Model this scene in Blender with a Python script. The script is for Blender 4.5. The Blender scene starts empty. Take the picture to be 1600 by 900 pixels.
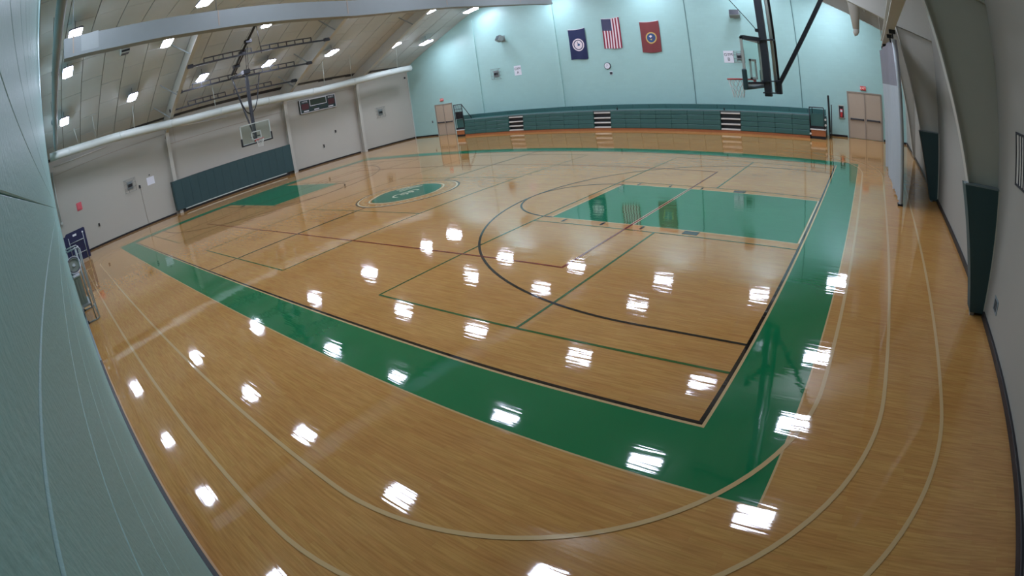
import bpy, bmesh, math, random
from mathutils import Vector, Matrix
random.seed(7)
S = bpy.context.scene
COL = S.collection
PI = math.pi

# ------------------------------------------------------------------ camera
cam = bpy.data.cameras.new('camera')
cam.type = 'PANO'
cam.panorama_type = 'FISHEYE_LENS_POLYNOMIAL'
cam.sensor_fit = 'HORIZONTAL'
cam.sensor_width = 36.0
cam.sensor_height = 20.25
cam.fisheye_fov = 2.9
cam.fisheye_polynomial_k0 = 0.0
cam.fisheye_polynomial_k1 = -0.04994382
cam.fisheye_polynomial_k2 = -0.00060773
cam.fisheye_polynomial_k3 = 3.783852e-05
cam.fisheye_polynomial_k4 = -1.445956e-06
cam.clip_start = 0.01
co = bpy.data.objects.new('camera', cam)
COL.objects.link(co)
CAM_POS = Vector((1.4095, -4.0450, 3.1970))
YAW, PITCH, ROLL = 2.29296577, -0.373931793, -0.138582216
fw = Vector((math.cos(YAW)*math.cos(PITCH), math.sin(YAW)*math.cos(PITCH), math.sin(PITCH)))
rt = Vector((math.sin(YAW), -math.cos(YAW), 0))
up = rt.cross(fw)
r2 = rt*math.cos(ROLL) + up*math.sin(ROLL)
u2 = -rt*math.sin(ROLL) + up*math.cos(ROLL)
M = Matrix((r2, u2, -fw)).transposed().to_4x4()
M.translation = CAM_POS
co.matrix_world = M
S.camera = co

# ------------------------------------------------------------------ world, exposure
w = bpy.data.worlds.new('world')
S.world = w
w.use_nodes = True
w.node_tree.nodes['Background'].inputs[0].default_value = (.5, .55, .6, 1)
w.node_tree.nodes['Background'].inputs[1].default_value = 0.0
S.view_settings.view_transform = 'Standard'
S.view_settings.look = 'None'
S.view_settings.gamma = 1
S.view_settings.use_curve_mapping = False
S.view_settings.exposure = 0.0
LAMP = 72.0
S.cycles.use_denoising = True
S.cycles.max_bounces = 8
S.cycles.diffuse_bounces = 5
S.cycles.sample_clamp_indirect = 6

# room (metres; court baseline x = 0, near sideline y = 0)
XL, XR, YN, YF = -32.2, 3.7, -4.13, 25.0
EAVE, FLAT, PITCHS = 6.05, 9.45, 0.395
XB1 = XL + (FLAT-EAVE)/PITCHS
XB2 = XR - (FLAT-EAVE)/PITCHS
def ceil_z(x):
    return min(FLAT, EAVE+(x-XL)*PITCHS, EAVE+(XR-x)*PITCHS)

# ------------------------------------------------------------------ materials
def srgb(h):
    h = h.lstrip('#')
    o = []
    for i in (0, 2, 4):
        c = int(h[i:i+2], 16)/255
        o.append(c/12.92 if c <= .04045 else ((c+.055)/1.055)**2.4)
    return (*o, 1)
class NT:
    def __init__(s, name):
        s.m = bpy.data.materials.new(name); s.m.use_nodes = True
        s.t = s.m.node_tree; s.t.nodes.clear()
        s.out = s.n('ShaderNodeOutputMaterial')
    def n(s, typ, **kw):
        nd = s.t.nodes.new(typ)
        for k, v in kw.items():
            if k[0] == '_': nd.inputs[k[1:].replace('_', ' ')].default_value = v
            else: setattr(nd, k, v)
        return nd
    def l(s, a, b): s.t.links.new(a, b)
    def coords(s, scale=(1, 1, 1), kind='Object'):
        tc = s.n('ShaderNodeTexCoord'); mp = s.n('ShaderNodeMapping')
        mp.inputs['Scale'].default_value = scale
        s.l(tc.outputs[kind], mp.inputs[0]); return mp.outputs[0]
def plain(name, col, rough=.5, metal=0., var=.08, vscale=3., spec=.5, bump=0., bscale=40.):
    k = NT(name)
    b = k.n('ShaderNodeBsdfPrincipled', _Roughness=rough, _Metallic=metal)
    b.inputs['Specular IOR Level'].default_value = spec
    c = srgb(col) if isinstance(col, str) else col
    v = k.coords()
    nz = k.n('ShaderNodeTexNoise', _Scale=vscale, _Detail=4.); k.l(v, nz.inputs['Vector'])
    mx = k.n('ShaderNodeMix', data_type='RGBA')
    mx.inputs[6].default_value = tuple(x*(1-var) for x in c[:3])+(1,)
    mx.inputs[7].default_value = tuple(min(1, x*(1+var)) for x in c[:3])+(1,)
    k.l(nz.outputs[0], mx.inputs[0]); k.l(mx.outputs[2], b.inputs['Base Color'])
    if bump:
        n2 = k.n('ShaderNodeTexNoise', _Scale=bscale, _Detail=3.); k.l(v, n2.inputs['Vector'])
        bp = k.n('ShaderNodeBump', _Strength=bump, _Distance=.01); k.l(n2.outputs[0], bp.inputs['Height'])
        k.l(bp.outputs[0], b.inputs['Normal'])
    k.l(b.outputs[0], k.out.inputs[0]); return k.m
def gloss_normal(k, bsdf):
    """board-by-board ripple of the varnished floor (world space, so paint and wood share it)"""
    g = k.n('ShaderNodeNewGeometry')
    m1 = k.n('ShaderNodeMapping'); m1.inputs['Scale'].default_value = (.55, 7.5, 1)
    k.l(g.outputs['Position'], m1.inputs[0])
    a = k.n('ShaderNodeTexNoise', _Scale=1.6, _Detail=2.); k.l(m1.outputs[0], a.inputs['Vector'])
    m2 = k.n('ShaderNodeMapping'); m2.inputs['Scale'].default_value = (1, 1.4, 1)
    k.l(g.outputs['Position'], m2.inputs[0])
    c = k.n('ShaderNodeTexNoise', _Scale=1.1, _Detail=1.); k.l(m2.outputs[0], c.inputs['Vector'])
    mul = k.n('ShaderNodeMath', operation='MULTIPLY'); mul.inputs[1].default_value = 3.0
    k.l(c.outputs[0], mul.inputs[0])
    ad = k.n('ShaderNodeMath', operation='ADD'); k.l(a.outputs[0], ad.inputs[0]); k.l(mul.outputs[0], ad.inputs[1])
    bp = k.n('ShaderNodeBump', _Strength=.9, _Distance=.0011); k.l(ad.outputs[0], bp.inputs['Height'])
    k.l(bp.outputs[0], bsdf.inputs['Normal'])
FLOOR_ROUGH = .04
def floor_paint(name, col, var=.06):
    k = NT(name)
    b = k.n('ShaderNodeBsdfPrincipled', _Roughness=FLOOR_ROUGH)
    b.inputs['IOR'].default_value = 1.58
    c = srgb(col); v = k.coords()
    nz = k.n('ShaderNodeTexNoise', _Scale=1.3, _Detail=5.); k.l(v, nz.inputs['Vector'])
    mx = k.n('ShaderNodeMix', data_type='RGBA')
    mx.inputs[6].default_value = tuple(x*(1-var) for x in c[:3])+(1,)
    mx.inputs[7].default_value = tuple(x*(1+var) for x in c[:3])+(1,)
    k.l(nz.outputs[0], mx.inputs[0]); k.l(mx.outputs[2], b.inputs['Base Color'])
    gloss_normal(k, b); k.l(b.outputs[0], k.out.inputs[0]); return k.m
def wood_floor():
    k = NT('maple_strip_floor')
    b = k.n('ShaderNodeBsdfPrincipled', _Roughness=FLOOR_ROUGH); b.inputs['IOR'].default_value = 1.58
    v = k.coords((1, 1, 1))
    br = k.n('ShaderNodeTexBrick', offset=.37, offset_frequency=2, squash=1.)
    br.inputs['Scale'].default_value = 1
    br.inputs['Brick Width'].default_value = .85
    br.inputs['Row Height'].default_value = .057
    br.inputs['Mortar Size'].default_value = .0006
    br.inputs['Mortar Smooth'].default_value = .3
    br.inputs['Color1'].default_value = srgb('#b6874d'); br.inputs['Color2'].default_value = srgb('#bc9253')
    br.inputs['Mortar'].default_value = srgb('#9a7446')
    k.l(v, br.inputs['Vector'])
    gr = k.n('ShaderNodeTexNoise', _Scale=3., _Detail=5.); k.l(k.coords((.9, 14, 1)), gr.inputs['Vector'])
    rp = k.n('ShaderNodeValToRGB')
    rp.color_ramp.elements[0].position = .3; rp.color_ramp.elements[0].color = (.74, .66, .58, 1)
    rp.color_ramp.elements[1].position = .62; rp.color_ramp.elements[1].color = (1.05, 1.02, 1., 1)
    k.l(gr.outputs[0], rp.inputs[0])
    mx = k.n('ShaderNodeMix', data_type='RGBA', blend_type='MULTIPLY'); mx.inputs[0].default_value = .75
    k.l(br.outputs[0], mx.inputs[6]); k.l(rp.outputs[0], mx.inputs[7])
    big = k.n('ShaderNodeTexNoise', _Scale=.6, _Detail=3.); k.l(v, big.inputs['Vector'])
    r2_ = k.n('ShaderNodeValToRGB')
    r2_.color_ramp.elements[0].position = .35; r2_.color_ramp.elements[0].color = (.9, .86, .82, 1)
    r2_.color_ramp.elements[1].position = .65; r2_.color_ramp.elements[1].color = (1, 1, 1, 1)
    k.l(big.outputs[0], r2_.inputs[0])
    m2 = k.n('ShaderNodeMix', data_type='RGBA', blend_type='MULTIPLY'); m2.inputs[0].default_value = 1
    k.l(mx.outputs[2], m2.inputs[6]); k.l(r2_.outputs[0], m2.inputs[7])
    k.l(m2.outputs[2], b.inputs['Base Color'])
    gloss_normal(k, b); k.l(b.outputs[0], k.out.inputs[0]); return k.m
def block_wall(name, col, rough=.42):
    k = NT(name)
    b = k.n('ShaderNodeBsdfPrincipled', _Roughness=rough)
    c = srgb(col)
    tc = k.n('ShaderNodeTexCoord'); sp = k.n('ShaderNodeSeparateXYZ'); k.l(tc.outputs['Object'], sp.inputs[0])
    cb = k.n('ShaderNodeCombineXYZ')
    ad = k.n('ShaderNodeMath', operation='ADD'); k.l(sp.outputs[0], ad.inputs[0]); k.l(sp.outputs[1], ad.inputs[1])
    k.l(ad.outputs[0], cb.inputs[0]); k.l(sp.outputs[2], cb.inputs[1])
    br = k.n('ShaderNodeTexBrick', offset=.5)
    br.inputs['Scale'].default_value = 1; br.inputs['Brick Width'].default_value = .4; br.inputs['Row Height'].default_value = .2
    br.inputs['Mortar Size'].default_value = .005; br.inputs['Mortar Smooth'].default_value = .6
    br.inputs['Color1'].default_value = c; br.inputs['Color2'].default_value = tuple(x*.97 for x in c[:3])+(1,)
    br.inputs['Mortar'].default_value = tuple(x*.93 for x in c[:3])+(1,)
    k.l(cb.outputs[0], br.inputs['Vector'])
    nz = k.n('ShaderNodeTexNoise', _Scale=.7, _Detail=5.); k.l(tc.outputs['Object'], nz.inputs['Vector'])
    rp = k.n('ShaderNodeValToRGB'); rp.color_ramp.elements[0].color = (.93, .93, .93, 1); rp.color_ramp.elements[1].color = (1, 1, 1, 1)
    k.l(nz.outputs[0], rp.inputs[0])
    mx = k.n('ShaderNodeMix', data_type='RGBA', blend_type='MULTIPLY'); mx.inputs[0].default_value = 1
    k.l(br.outputs[0], mx.inputs[6]); k.l(rp.outputs[0], mx.inputs[7]); k.l(mx.outputs[2], b.inputs['Base Color'])
    bp = k.n('ShaderNodeBump', _Strength=.5, _Distance=.004, invert=True); k.l(br.outputs['Fac'], bp.inputs['Height'])
    k.l(bp.outputs[0], b.inputs['Normal'])
    k.l(b.outputs[0], k.out.inputs[0]); return k.m
def emit(name, col, strength):
    k = NT(name); e = k.n('ShaderNodeEmission', _Color=srgb(col), _Strength=strength)
    k.l(e.outputs[0], k.out.inputs[0]); return k.m
def glass_mat():
    k = NT('backboard_glass')
    t = k.n('ShaderNodeBsdfTransparent', _Color=(.9, .96, .94, 1)); g = k.n('ShaderNodeBsdfGlossy', _Roughness=.03)
    mx = k.n('ShaderNodeMixShader', _Fac=.07); k.l(t.outputs[0], mx.inputs[1]); k.l(g.outputs[0], mx.inputs[2])
    k.l(mx.outputs[0], k.out.inputs[0]); return k.m
def mesh_cloth(name, col):
    """open-weave netting: fine holes let the wall behind show"""
    k = NT(name); b = k.n('ShaderNodeBsdfPrincipled', _Base_Color=srgb(col), _Roughness=.8)
    t = k.n('ShaderNodeBsdfTransparent'); mx = k.n('ShaderNodeMixShader', _Fac=.82)
    k.l(t.outputs[0], mx.inputs[1]); k.l(b.outputs[0], mx.inputs[2]); k.l(mx.outputs[0], k.out.inputs[0]); return k.m

M_WOOD = wood_floor()
M_GREEN = floor_paint('green_floor_paint', '#0f6b3f')
M_BLACK = floor_paint('black_line_paint', '#1c1512')
M_GLINE = floor_paint('green_line_paint', '#2f5a2c')
M_RED = floor_paint('red_line_paint', '#7a2a1c')
M_TAN = floor_paint('tan_line_paint', '#bfa273')
M_PALE = floor_paint('pale_line_paint', '#c9c2a0')
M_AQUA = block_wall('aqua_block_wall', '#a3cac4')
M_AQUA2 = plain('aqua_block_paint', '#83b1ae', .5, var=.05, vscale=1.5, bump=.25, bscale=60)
M_BEIGE = plain('beige_wall_paint', '#aeaba0', .6, var=.04, vscale=.6)
M_BEIGE2 = plain('vignetted_beige_wall', '#98968c', .6, var=.04, vscale=.6)  # right wall beige, darkened in its colour to imitate lens vignetting
M_CEIL = plain('ceiling_board', '#bdc2bf', .8, var=.07, vscale=.9)
M_CEILJ = plain('ceiling_joint', '#6d675c', .9)
M_STEEL = plain('cream_steel', '#b8b6ab', .5, var=.04)
M_GIRD = plain('grey_painted_steel', '#7d8584', .45, var=.04)
M_WHITE = plain('white_duct', '#b9c0b9', .45, var=.03)
M_BASE = plain('black_vinyl_base', '#17161a', .45)
M_GREYB = plain('grey_vinyl_base', '#6f7d80', .5)
M_PAD = plain('dark_green_pad', '#2a4648', .55, var=.08, vscale=2)
M_SEAT = plain('green_seat_plastic', '#38625e', .4, var=.06, vscale=1.5)
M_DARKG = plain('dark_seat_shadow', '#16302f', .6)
M_TREAD = plain('white_tread', '#d5d3cc', .5)
M_BLK = plain('black_metal', '#15171c', .45)
M_DARK = plain('dark_grey_metal', '#33363c', .45)
M_ORW = plain('orange_brown_wood', '#a1633c', .4, var=.15, vscale=6)
M_DOOR = plain('tan_door', '#b0a08c', .5, var=.03)
M_DFR = plain('door_frame_metal', '#94887a', .5, var=.03)
M_CHROME = plain('grey_chrome', '#8f9496', .3, metal=.8)
M_NAVY = plain('navy_board', '#1d2147', .45, var=.1)
M_SILVER = plain('silver_tube', '#9aa1a1', .35, metal=.6)
M_GREYBOX = plain('grey_plastic', '#767d70', .6)
M_RIM = plain('red_rim', '#b0302c', .4)
M_NET = plain('white_net', '#dcdcd6', .8)
M_SIGN = plain('white_sign', '#dfe0e6', .6, var=.01)
M_INK = plain('dark_ink', '#24242e', .7)
M_EXIT = emit('exit_red', '#e0454d', .38)
M_EXITL = emit('exit_letters', '#ffd0cc', .9)
M_REDP = plain('red_plastic', '#c23a3c', .4)
M_PINK = plain('pink_red_plastic', '#d8606a', .45)
M_BLUEF = plain('blue_flag_cloth', '#20294f', .85, var=.1)
M_REDF = plain('red_flag_cloth', '#783838', .85, var=.1)
M_USR = plain('flag_red', '#8c2036', .85)
M_USW = plain('flag_white', '#e0d3d6', .85)
M_USB = plain('flag_blue', '#2a3257', .85)
M_GOLD = plain('seal_gold', '#c8a860', .8)
M_SBLUE = plain('seal_blue', '#2f4f78', .8)
M_CURT = plain('white_vinyl', '#abb3b5', .5, var=.03)
M_MESH = mesh_cloth('grey_netting', '#8d8d92')
M_GLASS = glass_mat()
M_LENS = emit('lamp_lens', '#dfe7ff', LAMP)
M_HOUS = plain('lamp_housing', '#55566a', .5)
M_SCORE = plain('scoreboard_face', '#1f3536', .5)
M_SEGR = plain('dim_red_segments', '#4f1f22', .5)
M_SEGD = plain('dim_dark_segments', '#2c3a2c', .5)
M_CAGE = plain('white_wire', '#8f9490', .5)
M_SHOE = plain('tan_shoe_mould', '#b58f5c', .4)
M_SPK = plain('grey_speaker', '#8e9a98', .6)
M_LOGO = floor_paint('logo_green', '#1d6b52')
M_LOGO2 = floor_paint('logo_pale', '#c6c6ac')

# ------------------------------------------------------------------ mesh building
class MB:
    def __init__(s): s.v = []; s.f = []; s.mi = []; s.mats = []; s.cur = 0; s.sm = set()
    def mat(s, m):
        if m not in s.mats: s.mats.append(m)
        s.cur = s.mats.index(m); return s
    def add(s, vs, fs, smooth=False):
        o = len(s.v); s.v += [tuple(q) for q in vs]
        for f in fs:
            if smooth: s.sm.add(len(s.f))
            s.f.append([i+o for i in f]); s.mi.append(s.cur)
        return s
    def box(s, x0, x1, y0, y1, z0, z1, c=0.):
        x0, x1 = min(x0, x1), max(x0, x1); y0, y1 = min(y0, y1), max(y0, y1); z0, z1 = min(z0, z1), max(z0, z1)
        if c <= 0:
            vs = [(x, y, z) for z in (z0, z1) for y in (y0, y1) for x in (x0, x1)]
            return s.add(vs, [(0, 2, 3, 1), (4, 5, 7, 6), (0, 1, 5, 4), (2, 6, 7, 3), (0, 4, 6, 2), (1, 3, 7, 5)])
        c = min(c, (x1-x0)*.45, (y1-y0)*.45, (z1-z0)*.45)
        bm = bmesh.new(); bmesh.ops.create_cube(bm, size=1)
        for q in bm.verts: q.co = Vector(((x0+x1)/2+q.co.x*(x1-x0), (y0+y1)/2+q.co.y*(y1-y0), (z0+z1)/2+q.co.z*(z1-z0)))
        bmesh.ops.bevel(bm, geom=bm.edges[:], offset=c, segments=1, affect='EDGES')
        bm.verts.index_update()
        s.add([q.co[:] for q in bm.verts], [[q.index for q in f.verts] for f in bm.faces]); bm.free(); return s
    def tube(s, pts, r, n=8, smooth=True, cap=True, r2=None):
        P = [Vector(q) for q in pts]; N = len(P); rings = []; prev = None
        for i, q in enumerate(P):
            if i == 0: d = (P[1]-q).normalized()
            elif i == N-1: d = (q-P[i-1]).normalized()
            else:
                d = ((P[i+1]-q).normalized()+(q-P[i-1]).normalized())
                d = d.normalized() if d.length > 1e-6 else (P[i+1]-q).normalized()
            a = prev if prev is not None else (Vector((0, 0, 1)) if abs(d.z) < .9 else Vector((1, 0, 0)))
            a = (a-d*a.dot(d)).normalized(); b = d.cross(a); prev = a
            rr = r if r2 is None else r+(r2-r)*i/(N-1)
            rings.append([q+(a*math.cos(2*PI*(k+.5)/n)+b*math.sin(2*PI*(k+.5)/n))*rr for k in range(n)])
        vs = [v for R in rings for v in R]; fs = []
        for i in range(N-1):
            for k in range(n): fs.append((i*n+k, i*n+(k+1) % n, (i+1)*n+(k+1) % n, (i+1)*n+k))
        if cap: fs += [tuple(range(n))[::-1], tuple(range((N-1)*n, N*n))]
        return s.add(vs, fs, smooth)
    def bar(s, a, b, wd, ht):
        """square bar from a to b"""
        a, b = Vector(a), Vector(b); d = (b-a).normalized()
        u = Vector((0, 0, 1)) if abs(d.z) < .95 else Vector((0, 1, 0))
        x = d.cross(u).normalized()*wd/2; y = x.normalized().cross(d).normalized()*ht/2
        vs = [a-x-y, a+x-y, a+x+y, a-x+y, b-x-y, b+x-y, b+x+y, b-x+y]
        return s.add(vs, [(0, 3, 2, 1), (4, 5, 6, 7), (0, 1, 5, 4), (1, 2, 6, 5), (2, 3, 7, 6), (3, 0, 4, 7)])
    def prism(s, poly, d):
        """closed polygon (3D points) pushed along d"""
        d = Vector(d); n = len(poly); a = [Vector(q) for q in poly]
        return s.add(a+[q+d for q in a], [tuple(range(n))[::-1], tuple(range(n, 2*n))]+[(i, (i+1) % n, n+(i+1) % n, n+i) for i in range(n)])
    def disc(s, c, nrm, r, t, n=20, hole=0.):
        c, nrm = Vector(c), Vector(nrm).normalized()
        a = Vector((0, 0, 1)) if abs(nrm.z) < .9 else Vector((1, 0, 0)); a = (a-nrm*a.dot(nrm)).normalized(); b = nrm.cross(a)
        o = [c+(a*math.cos(2*PI*k/n)+b*math.sin(2*PI*k/n))*r for k in range(n)]
        if hole <= 0: return s.prism(o, nrm*t)
        i_ = [c+(a*math.cos(2*PI*k/n)+b*math.sin(2*PI*k/n))*hole for k in range(n)]
        T = nrm*t; vs = o+i_+[q+T for q in o]+[q+T for q in i_]; fs = []
        for k in range(n):
            j = (k+1) % n
            fs += [(2*n+k, 2*n+j, 3*n+j, 3*n+k), (k, n+k, n+j, j), (k, j, 2*n+j, 2*n+k), (n+k, 3*n+k, 3*n+j, n+j)]
        return s.add(vs, fs)
    def flatpoly(s, poly, z): return s.add([(x, y, z) for x, y in poly], [tuple(range(len(poly)))])
    def strip(s, pts, wd, z, closed=False):
        P = [Vector((x, y)) for x, y in pts]; n = len(P); vs = []
        for i, q in enumerate(P):
            pa = P[i-1] if (i > 0 or closed) else None; pb = P[(i+1) % n] if (i < n-1 or closed) else None
            d1 = (q-pa).normalized() if pa is not None else None; d2 = (pb-q).normalized() if pb is not None else None
            n1 = Vector((-d1.y, d1.x)) if d1 is not None else None; n2 = Vector((-d2.y, d2.x)) if d2 is not None else None
            if n1 is None: m = n2
            elif n2 is None: m = n1
            else:
                m = (n1+n2).normalized(); m = m/max(.3, m.dot(n1))
            vs += [(q+m*wd/2), (q-m*wd/2)]
        vs = [(v.x, v.y, z) for v in vs]
        fs = [(2*i, 2*i+1, 2*i+3, 2*i+2) for i in range(n-1)]
        if closed: fs.append((2*n-2, 2*n-1, 1, 0))
        return s.add(vs, fs)
    def build(s, name, mat=None, parent=None, kind=None):
        me = bpy.data.meshes.new(name); me.from_pydata(s.v, [], s.f)
        if mat is not None: me.materials.append(mat)
        else:
            for m in s.mats: me.materials.append(m)
            me.polygons.foreach_set('material_index', s.mi)
        if s.sm:
            fl = [i in s.sm for i in range(len(s.f))]; me.polygons.foreach_set('use_smooth', fl)
        bm = bmesh.new(); bm.from_mesh(me); bmesh.ops.recalc_face_normals(bm, faces=bm.faces[:]); bm.to_mesh(me); bm.free()
        me.update()
        o = bpy.data.objects.new(name, me); COL.objects.link(o)
        if parent is not None:
            o.parent = parent
            ml = world_loc(parent)
            o.location = (0, 0, 0)
            if ml.length > 0: me.transform(Matrix.Translation(-ml))
        if kind: o['kind'] = kind
        return o
def world_loc(o):
    v = Vector((0, 0, 0))
    while o is not None: v += Vector(o.location); o = o.parent
    return v
def thing(name, label, cat, loc, group=None):
    o = bpy.data.objects.new(name, None); COL.objects.link(o); o.location = loc; o.empty_display_size = .2
    o['label'] = label; o['category'] = cat
    if group: o['group'] = group
    return o
def tag(o, label, cat, group=None):
    o['label'] = label; o['category'] = cat
    if group: o['group'] = group
    return o
def copy_tree(o, parent=None):
    c = o.copy(); COL.objects.link(c)
    if parent is not None: c.parent = parent
    for ch in list(o.children): copy_tree(ch, c)
    return c
def box(name, mat, parent, *b, c=0., kind=None): return MB().box(*b, c=c).build(name, mat, parent, kind)
def text_mesh(name, txt, size, mat, parent, loc, rot, depth=.004, align='CENTER'):
    cu = bpy.data.curves.new(name, 'FONT'); cu.body = txt; cu.size = size; cu.extrude = depth
    cu.align_x = align; cu.align_y = 'CENTER'
    tmp = bpy.data.objects.new('tmp', cu); COL.objects.link(tmp)
    dg = bpy.context.evaluated_depsgraph_get(); me = bpy.data.meshes.new_from_object(tmp.evaluated_get(dg))
    bpy.data.objects.remove(tmp); me.name = name; me.materials.clear(); me.materials.append(mat)
    me.transform(Matrix.Translation(Vector(loc)-world_loc(parent)) @ Matrix.Rotation(rot[2], 4, 'Z') @ Matrix.Rotation(rot[0], 4, 'X'))
    o = bpy.data.objects.new(name, me); COL.objects.link(o); o.parent = parent; return o
def arc(cx, cy, r, a0, a1, n=40): return [(cx+r*math.cos(math.radians(a0+(a1-a0)*i/n)), cy+r*math.sin(math.radians(a0+(a1-a0)*i/n))) for i in range(n+1)]

# ================================================================== SETTING
floor = box('floor', M_WOOD, None, XL-.2, XR+.2, YN-.2, YF+.2, -.1, 0, kind='structure')
def part(name, mat, mb): return mb.build(name, mat, floor)
L, W = -26.13, 15.33
CX, CY = L/2, W/2+.01
# green border: four bands
z1 = .0012
part('border_band', M_GREEN, MB().flatpoly([(L-.93, -.93), (.93, -.93), (.085, -.085), (L-.085, -.085)], z1))
part('border_band', M_GREEN, MB().flatpoly([(.93, -.93), (.93, W+.96), (.085, W+.085), (.085, -.085)], z1))
part('border_band', M_GREEN, MB().flatpoly([(.93, W+.96), (L-.93, W+.96), (L-.085, W+.085), (.085, W+.085)], z1))
part('border_band', M_GREEN, MB().flatpoly([(L-.93, W+.96), (L-.93, -.93), (L-.085, -.085), (L-.085, W+.085)], z1))
part('border_outline', M_TAN, MB().strip([(L-.94, -.94), (.94, -.94), (.94, W+.97), (L-.94, W+.97)], .022, .002, True))
part('border_outline', M_TAN, MB().strip([(L-.068, -.068), (.068, -.068), (.068, W+.068), (L-.068, W+.068)], .036, .002, True))
# keys
KW = 1.83
for sx, x0 in ((-1, 0), (1, L)):
    part('key_paint', M_GREEN, MB().flatpoly([(x0+sx*.05, CY-KW), (x0+sx*5.79, CY-KW), (x0+sx*5.79, CY+KW), (x0+sx*.05, CY+KW)][::sx], z1))
    part('key_outline', M_TAN, MB().strip([(x0+sx*.03, CY-KW-.02), (x0+sx*5.83, CY-KW-.02), (x0+sx*5.83, CY+KW+.02), (x0+sx*.03, CY+KW+.02)], .04, .0018))
    c0, c1 = (90, 270) if sx < 0 else (90, -90)
    part('free_throw_arc', M_BLACK, MB().strip(arc(x0+sx*5.79, CY, 1.83, c0, c1), .05, .0034))
    hx = x0+sx*1.6
    part('three_point_arc', M_BLACK, MB().strip([(x0, CY+6.02)]+arc(hx, CY, 6.02, c0, c1, 64)+[(x0, CY-6.02)], .05, .0036))
    for s_ in (-1, 1):
        ye = CY+s_*(KW+.05); yo = CY+s_*(KW+.27)
        for d in (3.41, 4.37, 5.36): part('lane_mark', M_BLACK, MB().flatpoly([(x0+sx*(d-.03), ye), (x0+sx*(d+.03), ye), (x0+sx*(d+.03), yo), (x0+sx*(d-.03), yo)], .0034))
        part('lane_block', M_BLACK, MB().flatpoly([(x0+sx*2.13, ye), (x0+sx*2.46, ye), (x0+sx*2.46, yo), (x0+sx*2.13, yo)], .0034))
part('boundary_line', M_BLACK, MB().strip([(L-.025, -.025), (.025, -.025), (.025, W+.025), (L-.025, W+.025)], .05, .0038, True))
part('baseline_edge', M_PALE, MB().strip([(-.02, CY-KW), (-.02, CY+KW)], .03, .003))
part('half_court_line', M_BLACK, MB().strip([(CX, 0), (CX, CY-1.83)], .05, .0034))
part('half_court_line', M_BLACK, MB().strip([(CX, CY+1.83), (CX, W)], .05, .0034))
part('centre_circle', M_BLACK, MB().strip(arc(CX, CY, 1.83, 0, 360, 72)[:-1], .05, .0036, True))
# badminton courts (green), volleyball court (red)
for xa, xb in ((-6.05, 0), (-16.11, -9.95), (-26.1, -20.05)):
    part('badminton_line', M_GLINE, MB().strip([(xa, .96), (xb, .96)], .045, .0028))
    part('badminton_line', M_GLINE, MB().strip([(xa, 14.5), (xb, 14.5)], .045, .0028))
    for q in ([xa, xb] if xa < -20 else [xa] if xb == 0 else [xa, xb]): part('badminton_line', M_GLINE, MB().strip([(q, .96), (q, 14.5)], .045, .0027))
    xm = (xa+xb)/2
    part('badminton_line', M_GLINE, MB().strip([(xm, .96), (xm, 5.47)], .045, .0027)); part('badminton_line', M_GLINE, MB().strip([(xm, 9.87), (xm, 14.5)], .045, .0027))
    part('badminton_line', M_GLINE, MB().strip([(xa, 5.47), (xb, 5.47)], .04, .0028)); part('badminton_line', M_GLINE, MB().strip([(xa, 9.87), (xb, 9.87)], .04, .0028))
vx0, vx1, vy0, vy1 = -22.4, -3.72, 3.11, 12.2
part('volleyball_line', M_RED, MB().strip([(vx0, vy0), (vx1, vy0), (vx1, vy1), (vx0, vy1)], .05, .0044, True))
part('volleyball_outline', M_PALE, MB().strip([(vx1, CY-KW), (vx1, CY+KW)], .085, .0041))
# pale running-track lines with rounded corners
def track(x_in, R):
    yn = 1.06-R; x0 = -2.47; x1 = L+2.47
    pts = [(x1, yn), (x0, yn)]+arc(x0, 1.06, R, -90, 0, 30)[1:]+arc(x0, W-1.06, R, 0, 90, 30)
    return [q for q in pts if q[1] > YN+.06]
for R in (3.6, 4.37):
    part('track_line', M_TAN, MB().strip(track(0, R), .05, .0050))
    part('track_line', M_TAN, MB().strip(arc(L+2.47, 1.06, R, 270, 180, 24)+[(L+2.47-R, W-1.06)], .05, .0050))
part('track_line', M_TAN, MB().strip([q for q in arc(-2.47, 1.06, 5.15, -88, 0, 40) if q[1] > YN+.05]+[(2.68, 14.0)], .05, .0050))
# centre logo: a plain roundel with wing-like bars
part('logo_ring', M_PALE, MB().strip([(CX+(1.23*math.cos(a)+.03*math.cos(5*a)), CY+(1.38*math.sin(a)+.03*math.sin(4*a))) for a in [2*PI*i/60 for i in range(60)]], .06, .0022, True))
part('logo_ring', M_PALE, MB().strip(arc(CX, CY, 1.76, 0, 360, 72)[:-1], .05, .0022, True))
for i in range(44):
    a = 2*PI*i/44+.03
    if i % 11 in (0,): continue
    part('logo_fleck', M_TAN, MB().strip([(CX+1.5*math.cos(a), CY+1.56*math.sin(a)), (CX+1.62*math.cos(a+.02), CY+1.66*math.sin(a+.02))], .09, .0022))
part('logo_disc', M_LOGO, MB().flatpoly([(CX+(1.15*math.cos(a)+.03*math.cos(5*a)), CY+(1.3*math.sin(a)+.03*math.sin(4*a))) for a in [2*PI*i/60 for i in range(60)]], .0026))
for i, (a, b, c) in enumerate(((-.55, .1, .95), (-.75, .25, .75), (-.95, .3, .55))):
    part('logo_bar', M_LOGO2, MB().strip([(CX+a, CY+b), (CX+a*.9, CY+b+.45), (CX+a*.6, CY+b+c)], .07, .0032))
for s_ in (0, 1, 2): part('logo_stroke', M_LOGO2, MB().strip(arc(CX+.05, CY-.35+.3*s_, .26-.04*s_, 40, 300, 14), .07, .0032))

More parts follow.
